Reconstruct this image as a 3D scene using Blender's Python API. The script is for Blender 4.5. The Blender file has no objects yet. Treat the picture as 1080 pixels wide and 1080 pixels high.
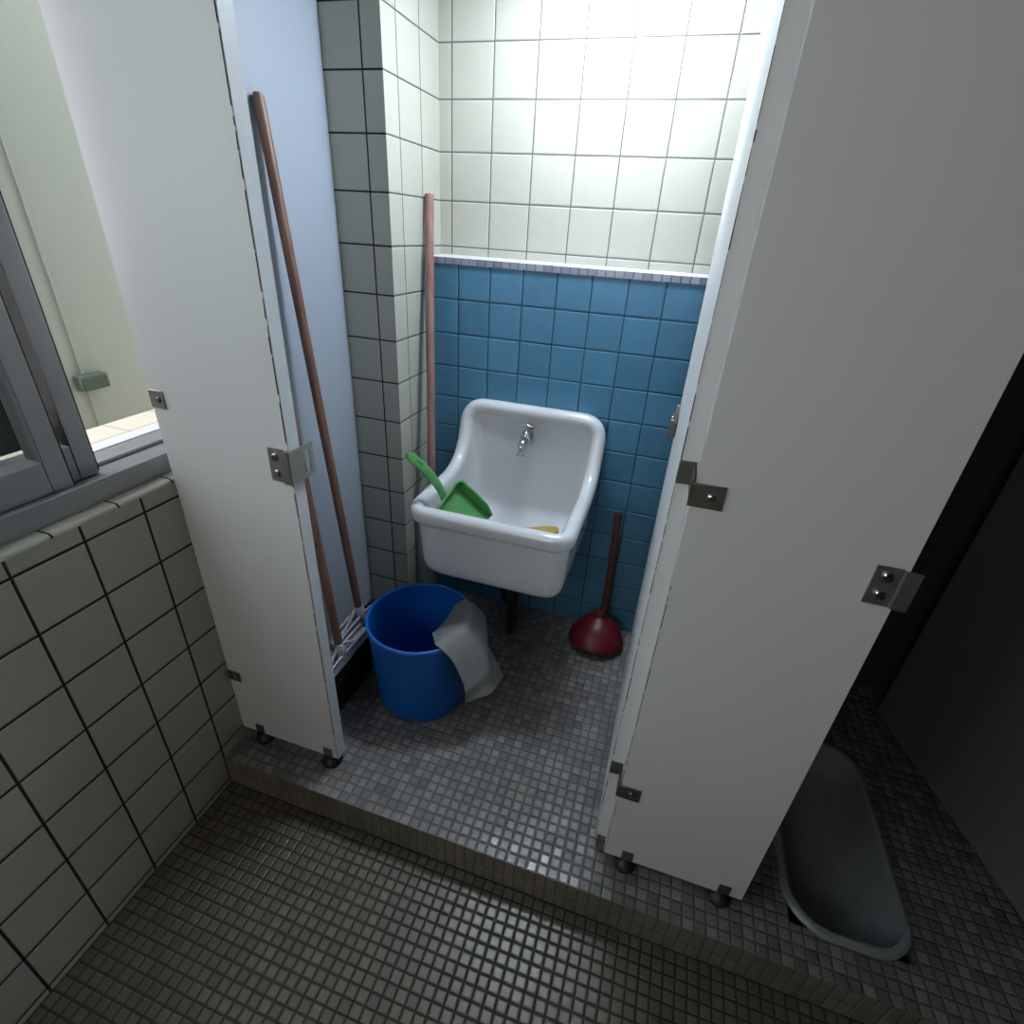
import bpy, bmesh, math, random
from mathutils import Vector, Matrix
random.seed(7)
S = bpy.context.scene
COL = S.collection
V = Vector

# ------------------------------------------------------------------ materials
def new_mat(name):
    m = bpy.data.materials.new(name); m.use_nodes = True
    nt = m.node_tree; b = nt.nodes['Principled BSDF']
    return m, nt, b

def N(nt, typ, **kw):
    n = nt.nodes.new(typ)
    for k, v in kw.items(): setattr(n, k, v)
    return n

def mth(nt, op, a, b=None, c=None):
    n = nt.nodes.new('ShaderNodeMath'); n.operation = op
    for i, v in enumerate((a, b, c)):
        if v is None: continue
        if isinstance(v, (int, float)): n.inputs[i].default_value = v
        else: nt.links.new(v, n.inputs[i])
    return n.outputs[0]

def rgb(c): return (c[0], c[1], c[2], 1)

def mixc(nt, f, a, b, typ='MIX'):
    n = nt.nodes.new('ShaderNodeMix'); n.data_type = 'RGBA'; n.blend_type = typ
    for idx, v in ((0, f), (6, a), (7, b)):
        if isinstance(v, (int, float)): n.inputs[idx].default_value = v
        elif isinstance(v, tuple): n.inputs[idx].default_value = v if len(v) == 4 else rgb(v)
        else: nt.links.new(v, n.inputs[idx])
    return n.outputs[2]

def plain(name, col, rough=.5, metal=0, noise=0.06, scale=30, bump=0.0, coat=0, spec=None):
    """a plain material with slight mottling"""
    m, nt, b = new_mat(name)
    tc = N(nt, 'ShaderNodeTexCoord')
    nz = N(nt, 'ShaderNodeTexNoise'); nz.inputs['Scale'].default_value = scale; nz.inputs['Detail'].default_value = 5
    nt.links.new(tc.outputs['Object'], nz.inputs['Vector'])
    lo = tuple(max(0, x*(1-noise*2)) for x in col); hi = tuple(min(1, x*(1+noise*2)) for x in col)
    nt.links.new(mixc(nt, nz.outputs['Fac'], lo, hi), b.inputs['Base Color'])
    b.inputs['Roughness'].default_value = rough; b.inputs['Metallic'].default_value = metal
    b.inputs['Coat Weight'].default_value = coat
    if spec is not None: b.inputs['Specular IOR Level'].default_value = spec
    if bump:
        bp = N(nt, 'ShaderNodeBump'); bp.inputs['Strength'].default_value = bump; bp.inputs['Distance'].default_value = .002
        nt.links.new(nz.outputs['Fac'], bp.inputs['Height']); nt.links.new(bp.outputs[0], b.inputs['Normal'])
    return m

def tile_mat(name, axes, pitch, off, gw, col, grout, rough=.25, var=.06, hue=None, mott=.05, dirt=0.0, edge=.0035, gbump=.0015, spec=.5, tilt=.12):
    """glazed tiles laid on a grid in world axes; off = coordinate of one joint on each axis"""
    m, nt, b = new_mat(name)
    geo = N(nt, 'ShaderNodeNewGeometry'); sp = N(nt, 'ShaderNodeSeparateXYZ'); nt.links.new(geo.outputs['Position'], sp.inputs[0])
    us = []; ds = []; frs = []
    for ax, p, o in zip(axes, pitch, off):
        u = mth(nt, 'DIVIDE', mth(nt, 'SUBTRACT', sp.outputs[ax], o), p)
        us.append(mth(nt, 'FLOOR', u))
        fr = mth(nt, 'SUBTRACT', u, us[-1])
        frs.append(fr)
        d = mth(nt, 'MULTIPLY', mth(nt, 'MINIMUM', fr, mth(nt, 'SUBTRACT', 1.0, fr)), p)
        ds.append(d)
    d = mth(nt, 'MINIMUM', ds[0], ds[1])
    mr = N(nt, 'ShaderNodeMapRange', interpolation_type='SMOOTHSTEP')
    mr.inputs['From Min'].default_value = gw*.5; mr.inputs['From Max'].default_value = gw*.5+gw*.35
    nt.links.new(d, mr.inputs['Value']); mask = mr.outputs[0]
    cmb = N(nt, 'ShaderNodeCombineXYZ'); nt.links.new(us[0], cmb.inputs[0]); nt.links.new(us[1], cmb.inputs[1])
    wn = N(nt, 'ShaderNodeTexWhiteNoise', noise_dimensions='3D'); nt.links.new(cmb.outputs[0], wn.inputs['Vector'])
    nz = N(nt, 'ShaderNodeTexNoise'); nz.inputs['Scale'].default_value = 22; nz.inputs['Detail'].default_value = 6
    nt.links.new(geo.outputs['Position'], nz.inputs['Vector'])
    hue = hue or col
    base = mixc(nt, wn.outputs['Value'], tuple(x*(1-var) for x in col), tuple(min(1, x*(1+var)) for x in hue))
    base = mixc(nt, nz.outputs['Fac'], mixc(nt, 1.0, base, (1-mott*2, 1-mott*2, 1-mott*2), 'MULTIPLY'), base)
    if dirt:
        n2 = N(nt, 'ShaderNodeTexNoise'); n2.inputs['Scale'].default_value = 5; n2.inputs['Detail'].default_value = 8; n2.inputs['Roughness'].default_value = .7
        nt.links.new(geo.outputs['Position'], n2.inputs['Vector'])
        r2 = N(nt, 'ShaderNodeMapRange'); r2.inputs['From Min'].default_value = .42; r2.inputs['From Max'].default_value = .72; r2.inputs['To Max'].default_value = dirt
        nt.links.new(n2.outputs['Fac'], r2.inputs['Value'])
        base = mixc(nt, r2.outputs[0], base, (.075, .06, .045))
    nt.links.new(mixc(nt, mask, grout, base), b.inputs['Base Color'])
    rr = N(nt, 'ShaderNodeMapRange'); nt.links.new(mask, rr.inputs['Value'])
    rr.inputs['To Min'].default_value = .85; rr.inputs['To Max'].default_value = rough
    nt.links.new(rr.outputs[0], b.inputs['Roughness'])
    b.inputs['Specular IOR Level'].default_value = spec
    # height: pillowed tile with joint, plus a tiny random tilt per tile
    h = N(nt, 'ShaderNodeMapRange', interpolation_type='SMOOTHERSTEP')
    h.inputs['From Min'].default_value = gw*.3; h.inputs['From Max'].default_value = gw*.5+edge
    nt.links.new(d, h.inputs['Value'])
    ws = N(nt, 'ShaderNodeSeparateColor'); nt.links.new(wn.outputs['Color'], ws.inputs[0])
    t1 = mth(nt, 'MULTIPLY', mth(nt, 'SUBTRACT', ws.outputs[0], .5), frs[0])
    t2 = mth(nt, 'MULTIPLY', mth(nt, 'SUBTRACT', ws.outputs[1], .5), frs[1])
    tt = mth(nt, 'MULTIPLY', mth(nt, 'ADD', t1, t2), tilt)
    hh = mth(nt, 'ADD', mth(nt, 'MULTIPLY', h.outputs[0], 1.0), mth(nt, 'MULTIPLY', nz.outputs['Fac'], .25))
    hh = mth(nt, 'ADD', hh, tt)
    bp = N(nt, 'ShaderNodeBump'); bp.inputs['Strength'].default_value = .8; bp.inputs['Distance'].default_value = gbump
    nt.links.new(hh, bp.inputs['Height']); nt.links.new(bp.outputs[0], b.inputs['Normal'])
    return m

def emis(name, col, st):
    m, nt, b = new_mat(name)
    b.inputs['Base Color'].default_value = rgb(col)
    b.inputs['Emission Color'].default_value = rgb(col); b.inputs['Emission Strength'].default_value = st
    return m

def wood(name, c1, c2, rough=.45, sc=6):
    m, nt, b = new_mat(name)
    tc = N(nt, 'ShaderNodeTexCoord'); mp = N(nt, 'ShaderNodeMapping'); mp.inputs['Scale'].default_value = (60, 60, sc)
    nt.links.new(tc.outputs['Object'], mp.inputs[0])
    nz = N(nt, 'ShaderNodeTexNoise'); nz.inputs['Scale'].default_value = 1.2; nz.inputs['Detail'].default_value = 6
    nt.links.new(mp.outputs[0], nz.inputs['Vector'])
    rp = N(nt, 'ShaderNodeMapRange'); rp.inputs['From Min'].default_value = .35; rp.inputs['From Max'].default_value = .65
    nt.links.new(nz.outputs['Fac'], rp.inputs['Value'])
    nt.links.new(mixc(nt, rp.outputs[0], c1, c2), b.inputs['Base Color'])
    b.inputs['Roughness'].default_value = rough
    return m

S_ = .11948               # cream tile pitch
ZA = 1.2317               # joint height shared by the cream walls
CREAM = (.47, .462, .39); GR = (.012, .010, .010)
M = {}
M['cream_left'] = tile_mat('cream wall tile by the window', (1, 2), (S_, S_), (-.9077, ZA), .0036, CREAM, GR, .3, .03)
M['cream_colf'] = tile_mat('cream tile column front', (0, 2), (S_, S_), (-.1498, ZA), .0030, CREAM, GR, .3, .03)
M['cream_cols'] = tile_mat('cream tile column side', (1, 2), (S_, S_), (-.1459, ZA), .0022, CREAM, (.05, .05, .05), .3, .03)
M['cream_back'] = tile_mat('cream tile above ledge', (0, 2), (S_, S_), (-.0598, ZA), .0022, CREAM, (.10, .10, .10), .3, .02)
M['blue'] = tile_mat('blue wall tile', (0, 2), (.1, .1), (0.0, .1925), .0022, (.075, .225, .355), (.012, .03, .045), .30, .07, hue=(.08, .24, .375), mott=.14, dirt=.06, edge=.004)
M['mosaic'] = tile_mat('grey mosaic floor', (0, 1), (.025, .025), (.0035, -.9077), .0019, (.185, .18, .178), (.062, .058, .055), .20, .20, hue=(.225, .212, .20), mott=.16, dirt=.40, tilt=.9, edge=.004, gbump=.0022)
M['mosaic_riser'] = tile_mat('mosaic step riser', (0, 2), (.025, .05), (.0035, 0), .0016, (.24, .215, .16), (.10, .085, .06), .4, .15, mott=.25, dirt=.6)
M['mosaic_ledge'] = tile_mat('mosaic ledge strip', (0, 2), (.025, .06), (.0085, 1.155), .0018, (.26, .28, .34), (.12, .12, .15), .2, .25, mott=.05)
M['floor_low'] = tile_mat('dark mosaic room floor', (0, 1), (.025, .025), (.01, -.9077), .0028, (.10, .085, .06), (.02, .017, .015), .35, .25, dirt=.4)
M['ledge'] = plain('white glazed ledge', (.80, .82, .84), .2)
M['bullnose'] = tile_mat('cream bullnose tile', (1, 0), (S_, 5), (-.952, 3.0), .003, CREAM, GR, .3, .03)
M['outsill'] = tile_mat('outdoor pale tile sill', (1, 0), (S_, .09), (-.74, -.495), .002, (.46, .43, .36), (.20, .18, .15), .5, .03)
M['plaster'] = plain('pale plaster ceiling', (.45, .45, .43), .9, bump=.2)
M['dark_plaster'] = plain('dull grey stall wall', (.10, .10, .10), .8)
M['stall'] = plain('dark stall wall', (.035, .035, .035), .8)  # near black base colour carries the shade of the unlit stall
M['laminate'] = plain('pale grey laminate board', (.68, .67, .66), .42, noise=.012, scale=400, bump=.05)
M['dark_laminate'] = plain('dark grey laminate door', (.13, .13, .14), .45, noise=.012, scale=400)  # laminate darkened so its colour carries the cubicle's shadow
M['laminate_edge'] = plain('pale laminate edge band', (.62, .64, .64), .4, noise=.03, scale=60)
M['chip'] = plain('dark chipped board core', (.035, .025, .02), .9)
M['board'] = plain('pale blue grey board', (.36, .40, .46), .38, noise=.015, scale=300)
M['steel'] = plain('dull stainless steel', (.36, .34, .31), .42, .85, noise=.12, scale=80)
M['steel_dark'] = plain('tarnished steel', (.20, .19, .165), .45, .85, noise=.15, scale=90)
M['chrome'] = plain('chrome', (.55, .57, .60), .10, 1.0, noise=.0)
M['alu'] = plain('anodised aluminium', (.36, .36, .37), .38, .85, noise=.03, scale=50)
M['seal'] = plain('black window gasket', (.012, .02, .022), .6)
M['porcelain'] = plain('white glazed porcelain', (.62, .63, .64), .12, noise=.02, scale=14, coat=.5)
M['greenwall'] = plain('pale green outdoor wall', (.37, .39, .34), .8, noise=.02)
M['greenbox'] = plain('grey green outlet box', (.07, .10, .07), .6)
M['darkfence'] = plain('dark green outdoor hedge board', (.012, .018, .017), .8)
M['rubber'] = plain('black rubber', (.012, .012, .013), .5)
M['bucket'] = plain('blue plastic', (.003, .10, .40), .36, noise=.05, scale=12)
M['green'] = plain('green plastic', (.075, .26, .075), .40, noise=.05, scale=20)
M['greenmark'] = plain('dark green moulded mark', (.02, .10, .03), .5)
M['yellow'] = plain('yellow plastic', (.40, .27, .05), .5)
M['red'] = plain('dark red rubber', (.11, .004, .010), .42, noise=.08, scale=20)
M['redwood'] = wood('dark stained wood', (.045, .012, .010), (.085, .024, .016))
M['handle'] = wood('brown broom wood', (.12, .052, .033), (.20, .10, .068))
M['pinkwood'] = wood('reddish wood', (.22, .11, .095), (.30, .17, .15))
M['whiteplastic'] = plain('white grey plastic', (.42, .43, .45), .4)
M['bristle'] = plain('black bristle', (.006, .007, .006), .8)
M['blackpipe'] = plain('black drain pipe', (.015, .014, .013), .4)
M['toilet'] = plain('grey glazed ceramic', (.20, .22, .23), .15)
def cloth_mat():
    m, nt, b = new_mat('grey floor cloth')
    tc = N(nt, 'ShaderNodeTexCoord')
    nz = N(nt, 'ShaderNodeTexNoise'); nz.inputs['Scale'].default_value = 90; nz.inputs['Detail'].default_value = 3
    n2 = N(nt, 'ShaderNodeTexNoise'); n2.inputs['Scale'].default_value = 28; n2.inputs['Detail'].default_value = 2
    nt.links.new(tc.outputs['Object'], nz.inputs['Vector']); nt.links.new(tc.outputs['Object'], n2.inputs['Vector'])
    c = mixc(nt, nz.outputs['Fac'], (.15, .152, .148), (.21, .212, .207))
    r = N(nt, 'ShaderNodeMapRange'); r.inputs['From Min'].default_value = .66; r.inputs['From Max'].default_value = .72
    nt.links.new(n2.outputs['Fac'], r.inputs['Value'])
    nt.links.new(mixc(nt, r.outputs[0], c, (.10, .10, .10)), b.inputs['Base Color'])
    b.inputs['Roughness'].default_value = .9
    bp = N(nt, 'ShaderNodeBump'); bp.inputs['Strength'].default_value = .4; bp.inputs['Distance'].default_value = .001
    nt.links.new(nz.outputs['Fac'], bp.inputs['Height']); nt.links.new(bp.outputs[0], b.inputs['Normal'])
    return m
M['cloth'] = cloth_mat()
def glass_mat():
    m, nt, b = new_mat('window glass')
    b.inputs['Base Color'].default_value = (.02, .025, .025, 1); b.inputs['Roughness'].default_value = .03
    tr = N(nt, 'ShaderNodeBsdfTransparent'); tr.inputs[0].default_value = (.92, .95, .94, 1)
    mx = N(nt, 'ShaderNodeMixShader'); mx.inputs[0].default_value = .10
    nt.links.new(tr.outputs[0], mx.inputs[1]); nt.links.new(b.outputs[0], mx.inputs[2])
    nt.links.new(mx.outputs[0], nt.nodes['Material Output'].inputs['Surface'])
    return m
M['glass'] = glass_mat()

# ------------------------------------------------------------------ mesh helpers
class MB:
    def __init__(s): s.v = []; s.f = []; s.m = []
    def add(s, vs, fs, mi=0):
        o = len(s.v); s.v += [tuple(v) for v in vs]
        s.f += [tuple(i+o for i in f) for f in fs]; s.m += [mi]*len(fs)
        return s
    def box(s, x0, x1, y0, y1, z0, z1, mi=0, mat=None):
        vs = [V((x, y, z)) for x in (x0, x1) for y in (y0, y1) for z in (z0, z1)]
        if mat: vs = [mat @ v for v in vs]
        return s.add(vs, [(0, 1, 3, 2), (4, 6, 7, 5), (0, 4, 5, 1), (2, 3, 7, 6), (0, 2, 6, 4), (1, 5, 7, 3)], mi)
    def tube(s, pts, r, n=16, cap=True, mi=0):
        pts = [V(p) for p in pts]; rs = r if isinstance(r, (list, tuple)) else [r]*len(pts)
        rings = []; up = None
        for i, p in enumerate(pts):
            t = (pts[min(i+1, len(pts)-1)]-pts[max(i-1, 0)]).normalized()
            if up is None: up = t.orthogonal().normalized()
            up = (up - t*up.dot(t)).normalized(); w = t.cross(up)
            rings.append([p+(up*math.cos(a)+w*math.sin(a))*rs[i] for a in [2*math.pi*k/n for k in range(n)]])
        return s.loft(rings, cap, mi)
    def loft(s, rings, cap=True, mi=0, closed=True):
        n = len(rings[0]); vs = [v for r in rings for v in r]; fs = []
        for i in range(len(rings)-1):
            for k in range(n if closed else n-1):
                a, b = i*n+k, i*n+(k+1) % n
                fs.append((a, b, b+n, a+n))
        if cap: fs.append(tuple(range(n-1, -1, -1))); fs.append(tuple(range((len(rings)-1)*n, len(rings)*n)))
        return s.add(vs, fs, mi)
    def lathe(s, prof, c, n=48, mi=0, cap=False, mat=None):
        rings = [[V((r*math.cos(a), r*math.sin(a), z)) for a in [2*math.pi*k/n for k in range(n)]] for r, z in prof]
        if mat: rings = [[mat @ v for v in r] for r in rings]
        rings = [[v+V(c) for v in r] for r in rings]
        return s.loft(rings, cap, mi)
    def grid(s, fn, nu, nv, mi=0):
        vs = [fn(i/(nu-1), j/(nv-1)) for i in range(nu) for j in range(nv)]
        return s.add(vs, [(i*nv+j, i*nv+j+1, (i+1)*nv+j+1, (i+1)*nv+j) for i in range(nu-1) for j in range(nv-1)], mi)
    def build(s, name, mats, parent=None, base=None, smooth=True, bevel=0, sub=0, solid=0, angle=35, bseg=2):
        """links the collected shapes as one mesh object, its origin at the parent's base"""
        if not isinstance(mats, (list, tuple)): mats = [mats]
        o_ = V((0, 0, 0))
        root = parent
        while root is not None and root.parent is not None: root = root.parent
        if root is not None: o_ = V(root['_b'])
        if base is not None: o_ = V(base)
        me = bpy.data.meshes.new(name)
        me.from_pydata([tuple(V(v)-o_) for v in s.v], [], s.f)
        for m in mats: me.materials.append(m)
        for p, mi in zip(me.polygons, s.m): p.material_index = mi
        bm = bmesh.new(); bm.from_mesh(me)
        bmesh.ops.remove_doubles(bm, verts=bm.verts, dist=1e-6)
        bmesh.ops.recalc_face_normals(bm, faces=bm.faces); bm.to_mesh(me); bm.free()
        ob = bpy.data.objects.new(name, me); COL.objects.link(ob)
        if parent is not None: ob.parent = parent
        else: ob.location = o_
        if solid: m = ob.modifiers.new('solid', 'SOLIDIFY'); m.thickness = solid; m.offset = 0
        if bevel:
            m = ob.modifiers.new('bevel', 'BEVEL'); m.width = bevel; m.segments = bseg; m.limit_method = 'ANGLE'; m.angle_limit = math.radians(40)
        if sub: m = ob.modifiers.new('sub', 'SUBSURF'); m.levels = sub; m.render_levels = sub
        if smooth:
            for p in me.polygons: p.use_smooth = True
            if not sub:
                try: me.set_sharp_from_angle(angle=math.radians(angle))
                except Exception: pass
        return ob

def thing(name, label, cat, base, group=None):
    o = bpy.data.objects.new(name, None); COL.objects.link(o); o.location = base; o.empty_display_size = .05
    o['_b'] = list(base); o['label'] = label; o['category'] = cat
    if group: o['group'] = group
    return o
def tag(o, label, cat, group=None):
    o['label'] = label; o['category'] = cat
    if group: o['group'] = group
    return o
def struct(o, label=None):
    o['kind'] = 'structure'
    if label: o['label'] = label
    return o
def catmull(pts, n=8):
    pts = [V(p) for p in pts]; P = [2*pts[0]-pts[1]]+pts+[2*pts[-1]-pts[-2]]; out = []
    for i in range(1, len(P)-2):
        a, b, c, d = P[i-1:i+3]
        for k in range(n):
            t = k/n
            out.append(.5*((2*b)+(c-a)*t+(2*a-5*b+4*c-d)*t*t+(3*b-a-3*c+d)*t**3))
    out.append(pts[-1]); return out

XL, YF, XC, DC = -.2918, -.8283, -.0973, -.2141    # left wall face, front panel face, column side, column front
H = 2.45

# ------------------------------------------------------------------ the setting
m = MB()                                            # raised mosaic floor with its riser
m.box(XL-.02, 2.5, -.9077, .12, -.10, 0)
o = m.build('floor_step', [M['mosaic'], M['mosaic_riser']], smooth=False)
for p in o.data.polygons:
    if p.normal.y < -.9: p.material_index = 1
struct(o)
struct(MB().box(XL-.02, 2.5, -3.0, -.9077, -.16, -.10).build('floor', M['floor_low'], smooth=False))
struct(MB().box(-.49, 2.6, -3.1, .4, H, H+.1).build('ceiling', M['plaster'], smooth=False))
# left wall around the window opening (y -2.3 .. -.40, z .794 .. 1.95)
WY0, WY1, WZ0, WZ1 = -2.3, -.40, .794, 1.95
m = MB()
m.box(-.49, XL, -3.0, .4, -.16, WZ0-.008)
m.box(-.49, XL, -3.0, .4, WZ1, H)
m.box(-.49, XL, WY1, .4, WZ0-.008, WZ1)
m.box(-.49, XL, -3.0, WY0, WZ0-.008, WZ1)
struct(m.build('wall_left', M['cream_left'], smooth=False))
# bullnose tiles along the opening
m = MB(); prof = []
for k in range(7):
    a = math.pi/2*k/6; prof.append((XL-.008+.008*math.sin(a)+.0005, WZ0-.008+.008*math.cos(a)))
prof = [(-.40, WZ0-.008), (-.40, WZ0)] + prof
m.loft([[V((x, y, z)) for x, z in prof] for y in (WY0, WY1)], True)
struct(m.build('trim_1', M['bullnose']))
# column in the back left corner
m = MB(); m.box(XL, XC, DC, .2, 0, H)
o = m.build('wall_corner', [M['cream_colf'], M['cream_cols']], smooth=False)
for p in o.data.polygons:
    if abs(p.normal.x) > .9: p.material_index = 1
struct(o)
# back wall: blue lower part with a mosaic strip and ledge, cream wall set back above it
m = MB()
zt = 1.2059
m.box(XC, .742, 0, .3, 0, 1.1925, 0)
m.add([(XC, -.004, 1.1885), (.742, -.004, 1.1885), (.742, -.004, zt), (XC, -.004, zt)], [(0, 1, 2, 3)], 1)
m.add([(XC, -.004, 1.1885), (.742, -.004, 1.1885), (.742, .01, 1.1885), (XC, .01, 1.1885)], [(3, 2, 1, 0)], 1)
m.add([(XC, -.004, zt), (.742, -.004, zt), (.742, .0886, zt+.0035), (XC, .0886, zt+.0035)], [(0, 1, 2, 3)], 2)
m.box(XC, .742, .0886, .3, 1.19, H, 3)
struct(m.build('wall_back', [M['blue'], M['mosaic_ledge'], M['ledge'], M['cream_back']], smooth=False))
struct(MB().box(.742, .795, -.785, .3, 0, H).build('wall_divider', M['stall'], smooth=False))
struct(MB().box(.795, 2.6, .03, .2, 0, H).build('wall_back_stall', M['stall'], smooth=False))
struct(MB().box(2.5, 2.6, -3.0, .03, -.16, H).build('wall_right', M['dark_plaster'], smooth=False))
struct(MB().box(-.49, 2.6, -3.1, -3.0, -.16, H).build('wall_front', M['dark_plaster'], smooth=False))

# window on the left: aluminium frame, two sashes run together, opening to the right of them
w = bpy.data.objects.new('window_1', None); COL.objects.link(w); w.location = (-.34, -1.3, .84); w['_b'] = [-.34, -1.3, .84]; w['kind'] = 'structure'
m = MB()
m.box(-.337, -.323, WY0, WY1, WZ0, .838)                       # inner upstand of the sill rail
m.box(-.452, -.337, WY0, WY1, WZ0, .828)
m.box(-.452, -.323, WY0, WY1, WZ1-.04, WZ1)
m.box(-.452, -.323, WY1-.03, WY1, .828, WZ1-.04)
m.box(-.452, -.323, WY0, WY0+.03, .828, WZ1-.04)
m.box(-.452, -.400, WY0+.03, WY1-.03, .828, .836)
m.build('frame', M['alu'], w, bevel=.0015)
m = MB()
m.box(-.492, -.4525, WY0, WY1, .80, .838)
m.build('drip_rail', M['whiteplastic'], w, bevel=.002)
def sash(xa, xb, y0, y1, nm):
    st = .034
    a = MB()
    a.box(xa, xb, y1-st, y1, .829, WZ1-.045)
    a.box(xa, xb, y0, y0+st, .829, WZ1-.045)
    a.box(xa+.001, xb-.001, y0+st, y1-st, .829, .895)
    a.box(xa+.001, xb-.001, y0+st, y1-st, WZ1-.09, WZ1-.045)
    # sloped glazing beads
    for ya, yb in ((y1-st, y1-st-.014), (y0+st, y0+st+.014)):
        a.add([(xb, ya, .895), (xb-.012, yb, .899), (xb-.012, yb, WZ1-.09), (xb, ya, WZ1-.09)], [(0, 1, 2, 3)])
    a.add([(xb, y0+st, .895), (xb, y1-st, .895), (xb-.010, y1-st-.014, .905), (xb-.010, y0+st+.014, .905)], [(0, 1, 2, 3)])
    s_ = a.build('sash', M['alu'], w, bevel=.0012)
    MB().box(xa+.008, xa+.012, y0+st-.005, y1-st+.005, .89, WZ1-.085).build('pane', M['glass'], s_, smooth=False)
    g = MB(); g.box(xa+.003, xb-.003, y1+.0002, y1+.004, .832, WZ1-.05)
    g.build('gasket', M['seal'], s_, smooth=False)
    return s_
sash(-.364, -.340, -1.95, -.982, 'inner')
so_ = sash(-.396, -.370, -1.88, -.914, 'outer')
MB().box(-.394, -.384, -.990, -.947, .832, WZ1-.05).build('stile_web', M['alu'], so_, bevel=.001)

# outdoors beyond the window
struct(MB().box(-.58, -.49, -2.6, .4, .3, .8375).build('trim_2', M['outsill'], smooth=False))
struct(MB().box(-1.10, -1.00, -.66, 1.2, -.2, 2.7).build('wall_outside', M['greenwall'], smooth=False))
struct(MB().box(-1.12, -1.02, -3.4, -.66, -.2, 1.12).build('wall_outside_fence', M['darkfence'], smooth=False))
struct(MB().box(-1.0, -.581, -3.4, 1.2, .3, .66).build('ground', M['outsill'], smooth=False))  # raised pale slab, added to bounce light onto the green wall
b = thing('outlet_box', 'small grey green box fixed to the pale green wall outside the window', 'box', (-1.0, -.45, .80))
MB().box(-1.0, -.968, -.500, -.418, .800, .843).build('housing', M['greenbox'], b, bevel=.003)
MB().box(-.968, -.965, -.494, -.424, .805, .838).build('cover', M['greenbox'], b, bevel=.001)
# thin conduit line on the green wall
tag(MB().tube([(-.997, -.47, .6), (-.997, -.47, 2.6)], .003, 8).build('wall_cable', M['greenwall'], base=(-.997, -.47, .6)),
    'thin pale vertical cable on the pale green wall outside', 'cable')

# ------------------------------------------------------------------ partition panels
def chips(x, y, z0, z1, ax, nrm, seed, w=.0016, parent=None, density=1.0):
    """ragged dark line where the laminate has chipped off the board's arris"""
    rnd = random.Random(seed); a = MB(); z = z0
    while z < z1:
        l = rnd.uniform(.008, .09); g = rnd.uniform(.0, .012)/density; ww = w*rnd.uniform(.3, 1.1)
        ze = min(z+l, z1)
        p = V((x, y, 0)); d = V(ax); n_ = V(nrm)*.0004
        q = [p+n_+V((0, 0, z)), p+n_+d*ww+V((0, 0, z+.002)), p+n_+d*ww*rnd.uniform(.4, 1.1)+V((0, 0, ze-.002)), p+n_+V((0, 0, ze))]
        q2 = [v-n_*2 for v in q]
        a.add(q+q2, [(0, 1, 2, 3), (7, 6, 5, 4), (0, 4, 5, 1), (1, 5, 6, 2), (2, 6, 7, 3), (3, 7, 4, 0)])
        z = ze+g
    return a.build('chipped_edge', M['chip'], parent, smooth=False)

def bolt(parent, p, nrm, r=.0075, h=.005, mat='chrome'):
    n = V(nrm).normalized(); p = V(p)
    a = MB().tube([p, p+n*h*.55, p+n*h*.9, p+n*h], [r, r, r*.75, r*.3], 12)
    return a.build('bolt', M[mat], parent)

def foot(root, x, y, zb):
    f = MB(); f.box(x-.013, x+.013, YF-.0025, YF, zb+.002, zb+.032); fp = f.build('foot', M['steel_dark'], root, bevel=.001)
    a = MB().lathe([(.001, .0), (.026, .0), (.027, .006), (.024, .014), (.014, .021), (.009, .024), (.009, zb+.004), (.001, zb+.004)], (x, y, 0), 24)
    a.build('rubber_cup', M['rubber'], fp)

def wall_bracket(root, x0, x1, z0, z1, mat='steel'):
    a = MB(); a.box(x0, x1, YF-.003, YF, z0, z1)
    p = a.build('wall_bracket', M[mat], root, bevel=.0012)
    bolt(p, ((x0+x1)/2+.006, YF-.003, (z0+z1)/2), (0, -1, 0), .006, .005, 'steel_dark')

P1 = thing('partition_panel', 'pale grey partition panel between the window wall and the closet opening, on two feet', 'partition panel', (-.14, YF+.015, 0), 'front partition panels')
MB().box(XL+.001, .0100, YF, YF+.030, .034, 1.95).build('board', M['laminate'], P1, smooth=False)
MB().box(.0102, .0120, YF+.0008, YF+.030, .034, 1.95).build('edge_band', M['laminate_edge'], P1, smooth=False)
chips(.0100, YF, .034, 1.9, (-1, 0, 0), (0, -1, 0), 3, .0022, P1)
foot(P1, -.232, YF+.012, .034); foot(P1, -.018, YF+.012, .034)
wall_bracket(P1, XL+.001, -.2565, .948, .984); wall_bracket(P1, XL+.001, -.2540, .219, .251, 'steel_dark')
a = MB(); a.box(-.034, .000, YF-.003, YF, .842, .909); a.box(.000, .0175, YF-.010, YF-.007, .842, .909)
a.add([(-.001, YF-.003, .842), (.001, YF-.010, .842), (.001, YF-.010, .909), (-.001, YF-.003, .909)], [(0, 1, 2, 3)])
a.add([(-.001, YF, .842), (.001, YF-.007, .842), (.001, YF-.007, .909), (-.001, YF, .909)], [(3, 2, 1, 0)])
# slotted tab folded back beside the opening
ya, yb, xs = YF-.010, YF+.058, .0155
a.box(xs, xs+.003, ya, yb-.028, .842, .909); a.box(xs, xs+.003, yb-.010, yb, .842, .909)
a.box(xs, xs+.003, yb-.028, yb-.010, .842, .852); a.box(xs, xs+.003, yb-.028, yb-.010, .897, .909)
kp = a.build('latch_keeper', M['steel'], P1, smooth=False)
bolt(kp, (-.018, YF-.003, .893), (0, -1, 0)); bolt(kp, (-.018, YF-.003, .860), (0, -1, 0))

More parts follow.
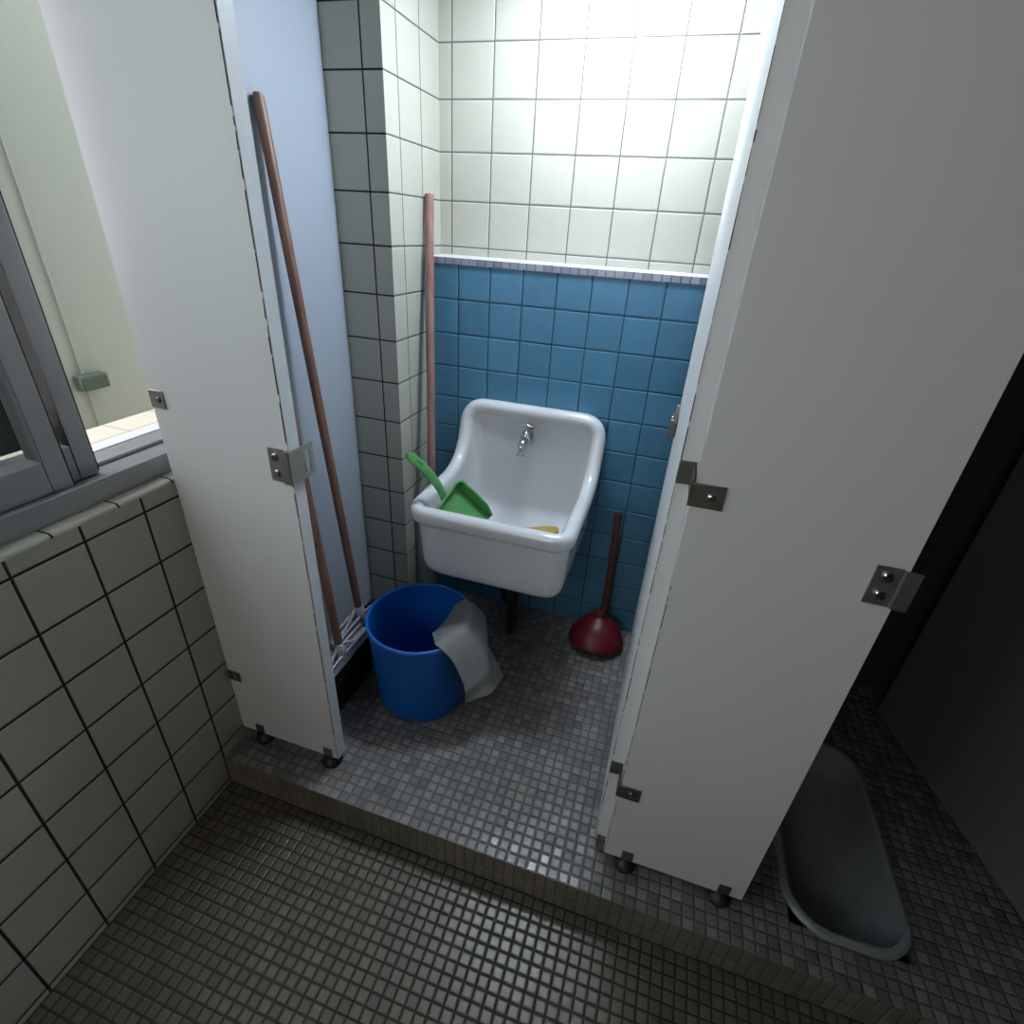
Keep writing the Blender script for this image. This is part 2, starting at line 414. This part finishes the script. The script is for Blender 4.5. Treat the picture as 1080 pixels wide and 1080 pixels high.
P2 = thing('partition_panel', 'wide pale grey partition panel right of the closet opening, carrying door hinges', 'partition panel', (.88, YF+.015, 0), 'front partition panels')
MB().box(.7190, 1.0200, YF, YF+.036, .034, 1.95).build('board', M['laminate'], P2, smooth=False)
MB().box(.7175, .7188, YF+.0008, YF+.036, .034, 1.95).build('edge_band', M['laminate_edge'], P2, smooth=False)
chips(.7190, YF, .034, .80, (1, 0, 0), (0, -1, 0), 9, .0016, P2, .6)
foot(P2, .77, YF+.012, .034); foot(P2, .98, YF+.012, .034)
a = MB(); a.box(.979, 1.012, YF-.003, YF, .845, .909)
a.add([(1.012, YF-.003, .845), (1.014, YF-.008, .845), (1.014, YF-.008, .909), (1.012, YF-.003, .909)], [(0, 1, 2, 3)])
a.box(1.014, 1.034, YF-.008, YF-.005, .845, .909)
kp = a.build('latch_keeper', M['steel'], P2, smooth=False)
bolt(kp, (.996, YF-.003, .893), (0, -1, 0), .0085); bolt(kp, (.996, YF-.003, .862), (0, -1, 0), .0085)

# closet door folded inward against the right side
D1 = thing('partition_door', 'pale closet door swung inward along the right side, seen edge on beside blue tiles', 'door', (.7065, -.47, 0), 'toilet partition doors')
m = MB()
yn, yf = -.790, -.105
def xq(y, t=0): return .6920+.0035*(y-yn)/(yf-yn)+t
def slab(a, t0, t1, y0, y1, z0, z1):
    vs = [(xq(y, t), y, z) for t in (t0, t1) for y in (y0, y1) for z in (z0, z1)]
    a.add(vs, [(0, 1, 3, 2), (4, 6, 7, 5), (0, 4, 5, 1), (2, 3, 7, 6), (0, 2, 6, 4), (1, 5, 7, 3)])
slab(m, 0, .034, yn, yf, .030, 1.92); m.build('board', M['laminate'], D1, smooth=False)
chips(.6920, yn, .03, 1.9, (1, 0, 0), (0, -1, 0), 21, .0016, D1)
for z0, z1 in ((.966, 1.004), (.268, .306)):
    a = MB(); a.box(.6915, .7170, yn-.003, yn, z0-.004, z1-.004)
    a.box(.7125, .7155, YF-.0035, yn-.001, z0-.010, z1-.010)
    a.box(.7125, .7620, YF-.0035, YF-.0002, z0-.020, z1-.020)
    h = a.build('hinge', M['steel_dark'], D1, bevel=.0012)
    bolt(h, (.7440, YF-.0035, (z0+z1)/2-.020), (0, -1, 0), .0065, .004)
a = MB(); a.box(.676, xq(-.2), -.215, -.150, .838, .884)
lt = a.build('latch', M['steel_dark'], D1, bevel=.003)
MB().box(.679, .684, -.200, -.190, .884, .890).build('latch_tip', M['chrome'], lt, bevel=.001)
a = MB(); a.box(xq(-.2)-.010, xq(-.2)-.002, -.225, -.205, .88, .925); a.build('latch_plate', M['steel'], D1, bevel=.002)

# neighbouring cubicle: shade put into its wall and door colours, door ajar inward
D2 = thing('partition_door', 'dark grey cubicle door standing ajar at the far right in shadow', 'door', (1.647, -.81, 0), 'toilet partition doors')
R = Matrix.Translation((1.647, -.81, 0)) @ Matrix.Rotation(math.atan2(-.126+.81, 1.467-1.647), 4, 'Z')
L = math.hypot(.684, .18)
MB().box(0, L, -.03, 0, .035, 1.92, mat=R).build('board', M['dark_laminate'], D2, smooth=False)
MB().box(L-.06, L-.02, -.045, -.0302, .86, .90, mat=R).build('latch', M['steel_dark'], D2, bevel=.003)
P3 = thing('partition_panel', 'grey partition panel holding the ajar cubicle door at far right', 'partition panel', (1.9, YF+.015, 0), 'front partition panels')
MB().box(1.665, 2.45, YF, YF+.030, .034, 1.95).build('board', M['laminate'], P3, smooth=False)
foot(P3, 1.72, YF+.012, .034); foot(P3, 2.35, YF+.012, .034)

# squat toilet in the cubicle
T = thing('squat_toilet', 'grey ceramic squat toilet set in the dark cubicle floor', 'toilet', (1.25, -.58, 0))
def stad(hw, y0, y1, z, r, n=10):
    out = []
    for cx, cy, a0 in ((1.25+hw-r, y1-r, 0), (1.25-hw+r, y1-r, 90), (1.25-hw+r, y0+r, 180), (1.25+hw-r, y0+r, 270)):
        for k in range(n+1):
            a = math.radians(a0+90*k/n); out.append(V((cx+r*math.cos(a), cy+r*math.sin(a), z)))
    return out
m = MB(); rr = [(0, 0, .09), (.0, .004, .09), (.004, .010, .088), (.010, .012, .084), (.016, .010, .080), (.020, .002, .076), (.023, -.03, .07), (.045, -.07, .05), (.08, -.085, .03)]
m.loft([stad(.132-i, -.83+i, -.283-i, z, r_) for i, z, r_ in rr], False)
m.add(stad(.052, -.75, -.363, -.085, .03), [tuple(range(44))])
m.build('bowl', M['toilet'], T)
# carve its recess from the step
cut = MB().box(1.128, 1.372, -.82, -.293, -.095, .05).build('recess_cutter', M['toilet'], smooth=False)
fl = bpy.data.objects['floor_step']; bo = fl.modifiers.new('recess', 'BOOLEAN'); bo.object = cut; bo.operation = 'DIFFERENCE'; bo.solver = 'EXACT'
bpy.context.view_layer.update()
dg = bpy.context.evaluated_depsgraph_get(); me2 = bpy.data.meshes.new_from_object(fl.evaluated_get(dg)); fl.modifiers.clear(); fl.data = me2
bpy.data.objects.remove(cut)

# ------------------------------------------------------------------ board against the window wall
PB = thing('blanking_board', 'tall pale blue grey board covering the window wall inside the closet', 'board', (-.27, -.5, .04))
a = MB(); a.box(XL+.0005, -.2505, YF+.032, DC-.002, .042, 1.95)
a.build('board', M['board'], PB, bevel=.006, bseg=3)

# ------------------------------------------------------------------ slop sink
def build_sink():
    x0, x1 = .030, .5050
    prof = catmull([(0, -.460, .604), (0, -.41, .609), (0, -.33, .611), (0, -.25, .611), (0, -.18, .614), (0, -.125, .632), (0, -.088, .668), (0, -.066, .715), (0, -.052, .765), (0, -.046, .812)], 12)
    cum = [0]
    for i in range(1, len(prof)): cum.append(cum[-1]+(prof[i]-prof[i-1]).length)
    T_ = cum[-1]
    def P(t):
        t = max(0, min(T_, t))
        for i in range(1, len(cum)):
            if t <= cum[i]+1e-9:
                f = (t-cum[i-1])/(cum[i]-cum[i-1]); p = prof[i-1].lerp(prof[i], f)
                a_, b_ = prof[max(i-2, 0)], prof[min(i+1, len(prof)-1)]
                tg = (b_-a_).normalized(); return p, V((0, tg.y, tg.z)), V((0, -tg.z, tg.y))
    # rounded rectangle in developed (x,t); inset a
    def ringpts(a, b, n=112):
        W, Tt = x1-x0, T_
        rf, rb = .060, .075
        def rr(r): return max(r-a, .012)
        pts = []
        def arc(cx, ct, r, a0, a1, k):
            for i in range(k+1):
                an = math.radians(a0+(a1-a0)*i/k); pts.append((cx+r*math.cos(an), ct+r*math.sin(an)))
        f, k_ = rr(rf), rr(rb)
        xa, xb, ta, tb = x0+a, x1-a, a, Tt-a
        nS, nF, nC = 26, 14, 8
        for i in range(nF): pts.append((xa+f+(xb-xa-2*f)*i/nF, ta))
        arc(xb-f, ta+f, f, -90, 0, nC)
        for i in range(1, nS): pts.append((xb, ta+f+(tb-k_-ta-f)*i/nS))
        arc(xb-k_, tb-k_, k_, 0, 90, nC)
        for i in range(1, nF): pts.append((xb-k_-(xb-xa-2*k_)*i/nF, tb))
        arc(xa+k_, tb-k_, k_, 90, 180, nC)
        for i in range(1, nS): pts.append((xa, tb-k_-(tb-k_-ta-f)*i/nS))
        arc(xa+f, ta+f, f, 180, 270, nC)
        out = []
        for x, t in pts[:-1]:
            p, tg, nr = P(t)
            over = 0
            out.append(V((x, p.y, p.z))+nr*b)
        return out
    rings = []
    lip = ringpts(.013, -.040)
    # outer body below the lip
    yb_in, zb, zi = -.0015, .380, .425
    xo0, xo1, yo0, yo1 = .053, .491, -.440, yb_in
    def plan(src, X0, X1, Y0, Y1, shr, z=None, dz=0, keepz=False, rad=.05):
        out = []
        for v in src:
            x = min(max(v.x, X0+shr), X1-shr); y = min(max(v.y, Y0+shr), Y1-shr)
            # round plan corners
            r = rad
            for cx, sx in ((X0+shr+r, -1), (X1-shr-r, 1)):
                for cy, sy in ((Y0+shr+r, -1), (Y1-shr-r, 1)):
                    dx, dy = (x-cx)*sx, (y-cy)*sy
                    if dx > 0 and dy > 0:
                        l = math.hypot(dx, dy)
                        if l > r: x = cx+sx*dx*r/l; y = cy+sy*dy*r/l
            out.append(V((x, y, v.z+dz if z is None else z)))
        return out
    bot = []
    def bodyring(shr, z):
        return plan(lip, xo0, xo1, yo0, yo1+shr, shr, z=z, rad=.045)
    # outer bottom up
    cx, cy = .268, -.21
    c = bodyring(.048, zb)
    for f in (.05, .5): rings.append([V((cx+(v.x-cx)*f, cy+(v.y-cy)*f, zb)) for v in c])
    rings.append(c)
    rings.append(bodyring(.030, zb+.004)); rings.append(bodyring(.018, zb+.014)); rings.append(bodyring(.010, zb+.032)); rings.append(bodyring(.006, zb+.060))
    top = plan(lip, xo0, xo1, yo0, yo1, 0, dz=-.004, rad=.045)
    for f in (.5, .9): rings.append([a_.lerp(b_, f) for a_, b_ in zip(bodyring(.006, zb+.060), top)])
    rings.append(top)
    for a_, b_ in ((.011, -.043), (.003, -.038), (.0, -.026), (.0, -.011), (.005, .000), (.013, .0055), (.024, .0070), (.034, .0040), (.041, -.003), (.0440, -.012)):
        rings.append(ringpts(a_, b_))
    inn = ringpts(.0440, -.012)
    X0, X1, Y0, Y1 = .070, .4655, -.412, -.030
    def inring(shr, z): return plan(inn, X0, X1, Y0, Y1, shr, z=z, rad=.05)
    tp = plan(inn, X0, X1, Y0, Y1, 0, dz=-.012, rad=.03)
    rings.append(tp)
    low = inring(.006, zi+.06)
    for f in (.35, .7): rings.append([a_.lerp(b_, f) for a_, b_ in zip(tp, low)])
    rings.append(low); rings.append(inring(.012, zi+.03)); rings.append(inring(.026, zi+.010)); rings.append(inring(.05, zi+.001))
    c = inring(.05, zi+.001)
    for f in (.5, .05): rings.append([V((cx+(v.x-cx)*f, cy+(v.y-cy)*f, zi-.002)) for v in c])
    return MB().loft(rings, True)
SK = thing('slop_sink', 'white glazed porcelain slop sink with a high curved back on the blue tiles', 'sink', (.268, -.22, .384))
build_sink().build('basin', M['porcelain'], SK, sub=1)
MB().lathe([(.03, .0), (.03, .003), (.022, .0035), (.02, .001), (.001, .001)], (.27, -.2, .4235), 24).build('strainer', M['chrome'], SK)

# tap
FX, FZ = .263, .713
TP = thing('water_tap', 'small chrome tap with a T handle on the sink back', 'tap', (FX, -.03, FZ))
a = MB(); a.tube([(FX, -.028, FZ), (FX, -.036, FZ), (FX, -.039, FZ)], [.024, .023, .014], 24)
a.build('flange', M['chrome'], TP)
a = MB(); a.tube([(FX, -.036, FZ), (FX, -.060, FZ), (FX, -.064, FZ), (FX, -.080, FZ)], [.012, .012, .016, .016], 20)
a.tube([(FX, -.078, FZ-.013), (FX, -.078, FZ+.012), (FX, -.078, FZ+.017), (FX, -.078, FZ+.026), (FX, -.078, FZ+.030)], [.016, .017, .0135, .0125, .007], 20)
a.build('body', M['chrome'], TP)
a = MB(); a.tube(catmull([(FX, -.078, FZ), (FX-.001, -.098, FZ+.003), (FX-.002, -.114, FZ-.004), (FX-.003, -.119, FZ-.020), (FX-.003, -.120, FZ-.036)], 6), [.0125]*18+[.0115]*6+[.0130], 18)
a.build('spout', M['chrome'], TP)
a = MB(); a.tube([(FX, -.078, FZ+.028), (FX, -.078, FZ+.046)], .004, 12)
a.tube([(FX-.024, -.078, FZ+.045), (FX-.008, -.078, FZ+.046), (FX, -.078, FZ+.046), (FX+.008, -.078, FZ+.046), (FX+.024, -.078, FZ+.047)], [.0055, .0045, .0075, .0045, .0055], 12)
a.build('handle', M['chrome'], TP)

# drain
DP = thing('drain_pipe', 'black drain pipe running from the sink underside to the floor', 'drain pipe', (.277, -.15, 0))
a = MB(); a.tube([(.277, -.15, .0005), (.277, -.15, .3795)], .0195, 24); a.build('pipe', M['blackpipe'], DP)
a = MB(); a.tube(catmull([(.232, -.12, .376), (.230, -.12, .20), (.232, -.12, .135), (.248, -.125, .115), (.262, -.13, .135), (.264, -.13, .20)], 6), .013, 16)
a.build('trap', M['blackpipe'], DP)

# ------------------------------------------------------------------ dustpan in the sink
DU = thing('dustpan', 'green plastic dustpan leaning in the sink with handle over the left rim', 'dustpan', (.16, -.33, .60))
A = V((.127, -.285, .643)); B = V((.112, -.405, .600)); C_ = V((.225, -.318, .527))
u = (B-A).normalized(); vv = (C_-A); vv = (vv-u*vv.dot(u)).normalized(); n = u.cross(vv)
if n.dot(V((.653, -1.56, 1.29))-A) < 0: n = -n
Wd, Ld, Hd = .135, .152, .036
def dp(a_, b_, h): return A+u*a_+vv*b_+n*(h-Hd)
def pan_shell():
    a = MB(); r = .02
    def outline(inset, h, flare=0):
        pts = []
        for k in range(7):
            an = math.pi/2*k/6; pts.append(dp(r-(r-inset)*math.sin(an) if False else r-(r-inset)*math.cos(math.pi/2-an), r-(r-inset)*math.cos(an), h))
        return pts
    # floor + three walls as a thin shell
    def wall_path(off, h):
        p = []
        p.append(dp(off, Ld, h if h <= .004 else .012))
        p.append(dp(off, Ld*.75, h*.9 if h > .004 else h))
        p.append(dp(off, Ld*.4, h)); p.append(dp(off, r, h))
        for k in range(1, 6):
            an = math.pi/2*k/6; p.append(dp(r-(r-off)*math.cos(an), r-(r-off)*math.sin(an), h))
        p.append(dp(r, off, h)); p.append(dp(Wd*.5, off, h)); p.append(dp(Wd-r, off, h))
        for k in range(1, 6):
            an = math.pi/2*k/6; p.append(dp(Wd-r+(r-off)*math.sin(an), r-(r-off)*math.cos(an), h))
        p.append(dp(Wd-off, r, h)); p.append(dp(Wd-off, Ld*.4, h)); p.append(dp(Wd-off, Ld*.75, h*.9 if h > .004 else h)); p.append(dp(Wd-off, Ld, h if h <= .004 else .012))
        return p
    out0 = wall_path(.002, 0); out1 = wall_path(0, Hd); lip = wall_path(-.004, Hd+.001); lip2 = wall_path(.0025, Hd+.001); in1 = wall_path(.003, Hd-.002); in0 = wall_path(.005, .003)
    a.loft([out0, out1, lip, lip2, in1, in0], False, closed=False)
    nI = len(in0)
    a.add(in0, [tuple(range(nI))]); a.add(out0, [tuple(range(nI-1, -1, -1))])
    a.add([out0[0], in0[0], in0[-1], out0[-1]], [(0, 1, 2, 3)])
    return a
pan = pan_shell().build('pan', M['green'], DU, angle=40)
# handle: flat curved bar
h0 = dp(Wd*.60, .0, Hd*.75); tip = V((.036, -.428, .757))
mid1 = h0.lerp(tip, .30)+V((.012, .0, .004)); mid2 = h0.lerp(tip, .65)+V((.006, 0, .012))
path = catmull([h0+vv*.003, h0-vv*.004, mid1, mid2, tip], 8)
rings = []
for i, p in enumerate(path):
    t = (path[min(i+1, len(path)-1)]-path[max(i-1, 0)]).normalized(); side = t.cross(n).normalized(); nn = side.cross(t)
    f = i/(len(path)-1); w_ = .0135+.0035*f
    if i >= len(path)-3: w_ *= (.92, .75, .35)[i-(len(path)-3)]
    th = .005
    rings.append([p+side*w_*math.cos(q)*1.0+nn*th*math.sin(q) for q in [2*math.pi*k/14 for k in range(14)]])
hd = MB().loft(rings, True).build('handle', M['green'], DU)
t = (path[-1]-path[-6]).normalized(); side = t.cross(n).normalized(); nn = side.cross(t)
if nn.dot(V((.653, -1.56, 1.29))-tip) < 0: nn = -nn
a = MB(); c0 = path[-9]+nn*.0058
for k in range(4):
    q = c0+t*(.004+.006*k)
    a.add([q-side*.004, q+side*.004, q+side*.004+t*.0035, q-side*.004+t*.0035, q-side*.004+nn*.001, q+side*.004+nn*.001, q+side*.004+t*.0035+nn*.001, q-side*.004+t*.0035+nn*.001],
          [(0, 1, 2, 3), (7, 6, 5, 4), (0, 4, 5, 1), (1, 5, 6, 2), (2, 6, 7, 3), (3, 7, 4, 0)])
a.build('moulded_mark', M['greenmark'], hd, smooth=False)

# yellow tool lying in the basin
YT = thing('cleaning_tool', 'flat yellow plastic cleaning tool lying at the front right inside the sink', 'cleaning tool', (.36, -.28, .52))
def yz(x, y): return .520
rings = []
for i in range(15):
    f = i/14; x = .262+.162*f; y = -.258+.026*f
    w_ = (.006+.022*min(1, max(0, (f-.35)/.35))**1.2)*(1 if f < .93 else .72 if f < .97 else .3)
    rings.append([V((x, y+w_*math.cos(q), .489+.014*f+.007*math.sin(q))) for q in [2*math.pi*k/16 for k in range(16)]])
MB().loft(rings, True).build('blade', M['yellow'], YT)
MB().box(.285, .405, -.268, -.240, .4255, .4835).build('block', M['yellow'], YT, bevel=.008)

# ------------------------------------------------------------------ bucket and cloth
BX, BY = .100, -.505
BK = thing('bucket', 'deep blue plastic bucket on the mosaic floor with grey cloth over its rim', 'bucket', (BX, BY, 0))
Hb, Rt, Rb = .296, .151, .133
prof = [(.001, .006), (.105, .006), (Rb-.012, .0006), (Rb-.004, .001), (Rb, .010)]
for k in range(1, 9): f = k/8; prof.append((Rb+(Rt-Rb)*f**.9, .010+(Hb-.028)*f))
prof += [(Rt+.0005, Hb-.014), (Rt+.0055, Hb-.011), (Rt+.0065, Hb-.005), (Rt+.004, Hb), (Rt-.001, Hb+.001), (Rt-.004, Hb-.002), (Rt-.0045, Hb-.01)]
for k in range(8, 0, -1): f = k/8; prof.append((Rb+(Rt-Rb)*f**.9-.004, .012+(Hb-.030)*f))
prof += [(Rb-.012, .012), (.001, .012)]
MB().lathe(prof, (BX, BY, 0), 72).build('body', M['bucket'], BK)
# ear lugs for the handle
for sgn in (1, -1):
    c = V((BX-sgn*(Rt+.010)*.86, BY+sgn*(Rt+.010)*.5, Hb-.018)); MB().tube([c+V((0, 0, -.012)), c+V((0, 0, .014))], [.010, .010], 12).build('handle_lug', M['bucket'], BK, bevel=.002)

# cloth: rows run from inside the bucket, over the rim, down outside; control net in metres
ctl = [
 # inner edge      just inside rim    over rim          outside upper       lower hem
 [(.146,-.530,.262), (.182,-.590,.292), (.203,-.612,.303), (.245,-.616,.268), (.278,-.622,.215), (.288,-.628,.180), (.296,-.632,.146)],
 [(.152,-.500,.262), (.200,-.545,.300), (.232,-.572,.306), (.272,-.580,.265), (.298,-.588,.200), (.306,-.596,.172), (.313,-.600,.138)],
 [(.158,-.462,.262), (.218,-.495,.301), (.252,-.515,.307), (.290,-.532,.268), (.318,-.545,.205), (.328,-.553,.165), (.337,-.560,.128)],
 [(.160,-.420,.262), (.215,-.440,.300), (.245,-.455,.305), (.284,-.470,.272), (.306,-.498,.215), (.330,-.512,.172), (.352,-.522,.134)],
 [(.158,-.385,.262), (.190,-.395,.297), (.218,-.402,.302), (.262,-.412,.268), (.288,-.452,.218), (.325,-.480,.176), (.360,-.500,.140)],
]
def cr1(P, t):
    n_ = len(P)-1; s_ = min(int(t*n_), n_-1); f = t*n_-s_
    a_, b_, c_, d_ = P[max(s_-1, 0)], P[s_], P[s_+1], P[min(s_+2, n_)]
    return .5*((2*b_)+(c_-a_)*f+(2*a_-5*b_+4*c_-d_)*f*f+(3*b_-a_-3*c_+d_)*f**3)
def cloth(i, j):
    rows = [cr1([V(p) for p in r], j) for r in ctl]
    p = cr1(rows, i)
    wv = .003*math.sin(i*9+j*4)*j + .002*math.sin(j*17+i*6)
    p = p+V((wv, -wv*.4, wv*.5))
    d = V((p.x-BX, p.y-BY)); r = d.length
    return p
CL = tag(MB().grid(cloth, 28, 40).build('floor_cloth', M['cloth'], base=(.25, -.53, .2), solid=.004, sub=1),
         'stiff grey cleaning cloth hanging over the right rim of the blue bucket', 'cloth')

# ------------------------------------------------------------------ plunger
PLG = thing('plunger', 'dark red rubber plunger with a wooden stick standing right of the sink', 'plunger', (.580, -.115, 0))
prof = [(.002, .118), (.012, .120), (.019, .117), (.022, .108), (.023, .096), (.034, .090), (.054, .078), (.072, .060), (.086, .038), (.094, .016), (.097, .008), (.0975, .002), (.094, .0005), (.090, .004),
        (.082, .030), (.068, .052), (.050, .070), (.030, .080), (.002, .082)]
PT = Matrix.Rotation(math.radians(-9), 4, 'X')
PM = Matrix.Translation((0, .0965, 0)) @ PT @ Matrix.Translation((0, -.0965, 0))
MB().lathe(prof, (.580, -.100, .001), 56, mat=PM).build('rubber_cup', M['red'], PLG)
MB().tube([V((.580+dx, -.100, .001))+PM @ V((0, 0, z)) for dx, z in ((.010, .112), (.008, .25), (.003, .40), (-.001, .476), (-.001, .483), (-.001, .486))], [.0125, .0125, .0125, .0125, .0105, .005], 20).build('stick', M['redwood'], PLG)

# ------------------------------------------------------------------ brooms on the left
def broom(label, hx, hy0, hy1, ang, base, top, seed):
    c = V((hx, (hy0+hy1)/2, 0)); Lh = hy1-hy0
    t = thing('broom', label, 'broom', (c.x, c.y, 0), 'brooms along the left board')
    R_ = Matrix.Translation(c) @ Matrix.Rotation(ang, 4, 'Z')
    base = V(base); lb = R_.inverted() @ base
    # white head body: tray shaped with two arms rising to the socket
    a = MB()
    a.box(-.016, .016, -Lh/2, Lh/2, .142, .158, mat=R_)
    rail = []
    for sgn in (-1, 1):
        pts = [R_ @ V((.015*sgn, y, z)) for y, z in ((-Lh/2, .150), (-Lh/2+.01, .172), (lb.y-.05, .178), (lb.y, .181), (lb.y+.05, .178), (Lh/2-.01, .172), (Lh/2, .150))]
        a.tube(catmull(pts, 4), .0035, 8)
        a.add([R_ @ V((.015*sgn, -Lh/2, .150)), R_ @ V((.015*sgn, Lh/2, .150)), R_ @ V((.0155*sgn, Lh/2-.01, .172)), R_ @ V((.0155*sgn, lb.y, .181)), R_ @ V((.0155*sgn, -Lh/2+.01, .172))], [(0, 1, 2, 3, 4)])
    head = a.build('head', M['whiteplastic'], t)
    arms = MB()
    for dy in (-.085, .085):
        yy = max(-Lh/2+.012, min(Lh/2-.012, lb.y+dy))
        arms.tube([R_ @ V((0, yy, .158)), R_ @ V((0, lb.y+dy*.12, .208))], [.0055, .0045], 10)
    arms.build('brace', M['whiteplastic'], t)
    d = (V(top)-base).normalized()
    MB().tube([base-d*.035, base-d*.01, base+d*.018, base+d*.022], [.012, .0165, .0155, .0125], 18).build('socket', M['whiteplastic'], t)
    MB().tube([base-d*.008, V(top)-d*.01, V(top)], [.0118, .0118, .008], 20).build('handle', M['handle'], t)
    br = MB(); rnd = random.Random(seed)
    br.box(-.0135, .0135, -Lh/2+.006, Lh/2-.006, .03, .1425, mat=R_)
    ny = int(Lh/.006)
    for i in range(ny):
        for k in (-1, -.33, .33, 1):
            y = -Lh/2+.007+(Lh-.014)*i/(ny-1)+rnd.uniform(-.001, .001); fx = rnd.uniform(1.0, 1.35)
            br.tube([R_ @ V((.0125*k, y, .141)), R_ @ V((.0135*k*fx, y+rnd.uniform(-.003, .003), .07)), R_ @ V((.014*k*fx, y+rnd.uniform(-.005, .005), .0008+rnd.uniform(0, .003)))], [.0028, .0026, .0014], 4)
    br.build('bristles', M['bristle'], t, smooth=False)
    return t
broom('front long handled broom with white head and black bristles, beside the panel edge', -.108, -.690, -.475, 0, (-.105, -.618, .196), (-.237, -.545, 1.20), 1)
broom('rear long handled broom behind the blue bucket, its handle crossing the pale board', -.155, -.575, -.395, .0, (-.148, -.448, .192), (-.2375, -.470, 1.50), 2)

# reddish stick leaning in the corner beside the sink
ST = tag(MB().tube([(-.010, -.190, .0), (-.035, -.135, .62), (-.078, -.028, 1.285), (-.083, -.013, 1.36)], [.0125]*4, 20).build('wooden_pole', M['pinkwood'], base=(-.010, -.19, 0)),
         'reddish wooden pole leaning in the corner between cream column and blue tiles', 'pole')

# ------------------------------------------------------------------ lamps
LP = thing('ceiling_lamp', 'white tube lamp hung above the closet', 'lamp', (.40, -.19, 1.9))
MB().box(.20, .60, -.27, -.11, 1.875, 1.91).build('housing', M['ledge'], LP, bevel=.004)
MB().box(.21, .59, -.26, -.12, 1.85, 1.8745).build('diffuser', emis('cool daylight tube', (.76, .87, 1.0), 74), LP, bevel=.004)
w2 = bpy.data.objects.new('window_2', None); COL.objects.link(w2); w2.location = (.5, -2.99, 1.6); w2['_b'] = [.5, -2.99, 1.6]; w2['kind'] = 'structure'  # invented glowing pane behind the camera, added as front fill light
MB().box(-.23, .40, -2.995, -2.985, 1.10, 1.95).build('pane', emis('frosted daylit pane', (1.0, .96, .94), 4.6), w2, smooth=False)
m = MB(); m.box(-.28, -.23, -3.0, -2.97, 1.05, 2.0); m.box(.40, .45, -3.0, -2.97, 1.05, 2.0); m.box(-.23, .40, -3.0, -2.97, 1.05, 1.10); m.box(-.23, .40, -3.0, -2.97, 1.95, 2.0)
m.build('frame', M['alu'], w2, smooth=False)
sun = bpy.data.lights.new('sun', 'SUN'); sun.energy = 3.2; sun.angle = .01; sun.color = (1, .90, .76)
so = bpy.data.objects.new('sun', sun); COL.objects.link(so); so.rotation_euler = V((.10, .62, -.78)).to_track_quat('-Z', 'Y').to_euler(); so.location = (-.6, -3, 4)
wd = bpy.data.worlds.new('sky'); S.world = wd; wd.use_nodes = True
bg = wd.node_tree.nodes['Background']; bg.inputs[0].default_value = (.84, .91, 1.0, 1); bg.inputs[1].default_value = 5.2

# ------------------------------------------------------------------ camera
r_ = V((.951929, .301283, .055316)); u_ = V((-.191017, .442682, .876096)); f_ = V((-.239466, .844548, -.478952))
cam = bpy.data.cameras.new('camera'); co = bpy.data.objects.new('camera', cam); COL.objects.link(co)
mw = Matrix(((r_.x, u_.x, -f_.x, .65290), (r_.y, u_.y, -f_.y, -1.56046), (r_.z, u_.z, -f_.z, 1.29049), (0, 0, 0, 1)))
co.matrix_world = mw
cam.sensor_width = 36; cam.sensor_fit = 'HORIZONTAL'; cam.lens = 547.28*36/1080; cam.clip_start = .01
S.camera = co
for ob in bpy.data.objects:
    if '_b' in ob: del ob['_b']
S.view_settings.view_transform = 'Standard'; S.view_settings.look = 'None'; S.view_settings.gamma = 1; S.view_settings.exposure = 0
S.cycles.use_denoising = True; S.cycles.max_bounces = 10; S.cycles.diffuse_bounces = 5; S.cycles.glossy_bounces = 4; S.cycles.sample_clamp_indirect = 6
S.cycles.caustics_reflective = False; S.cycles.caustics_refractive = False
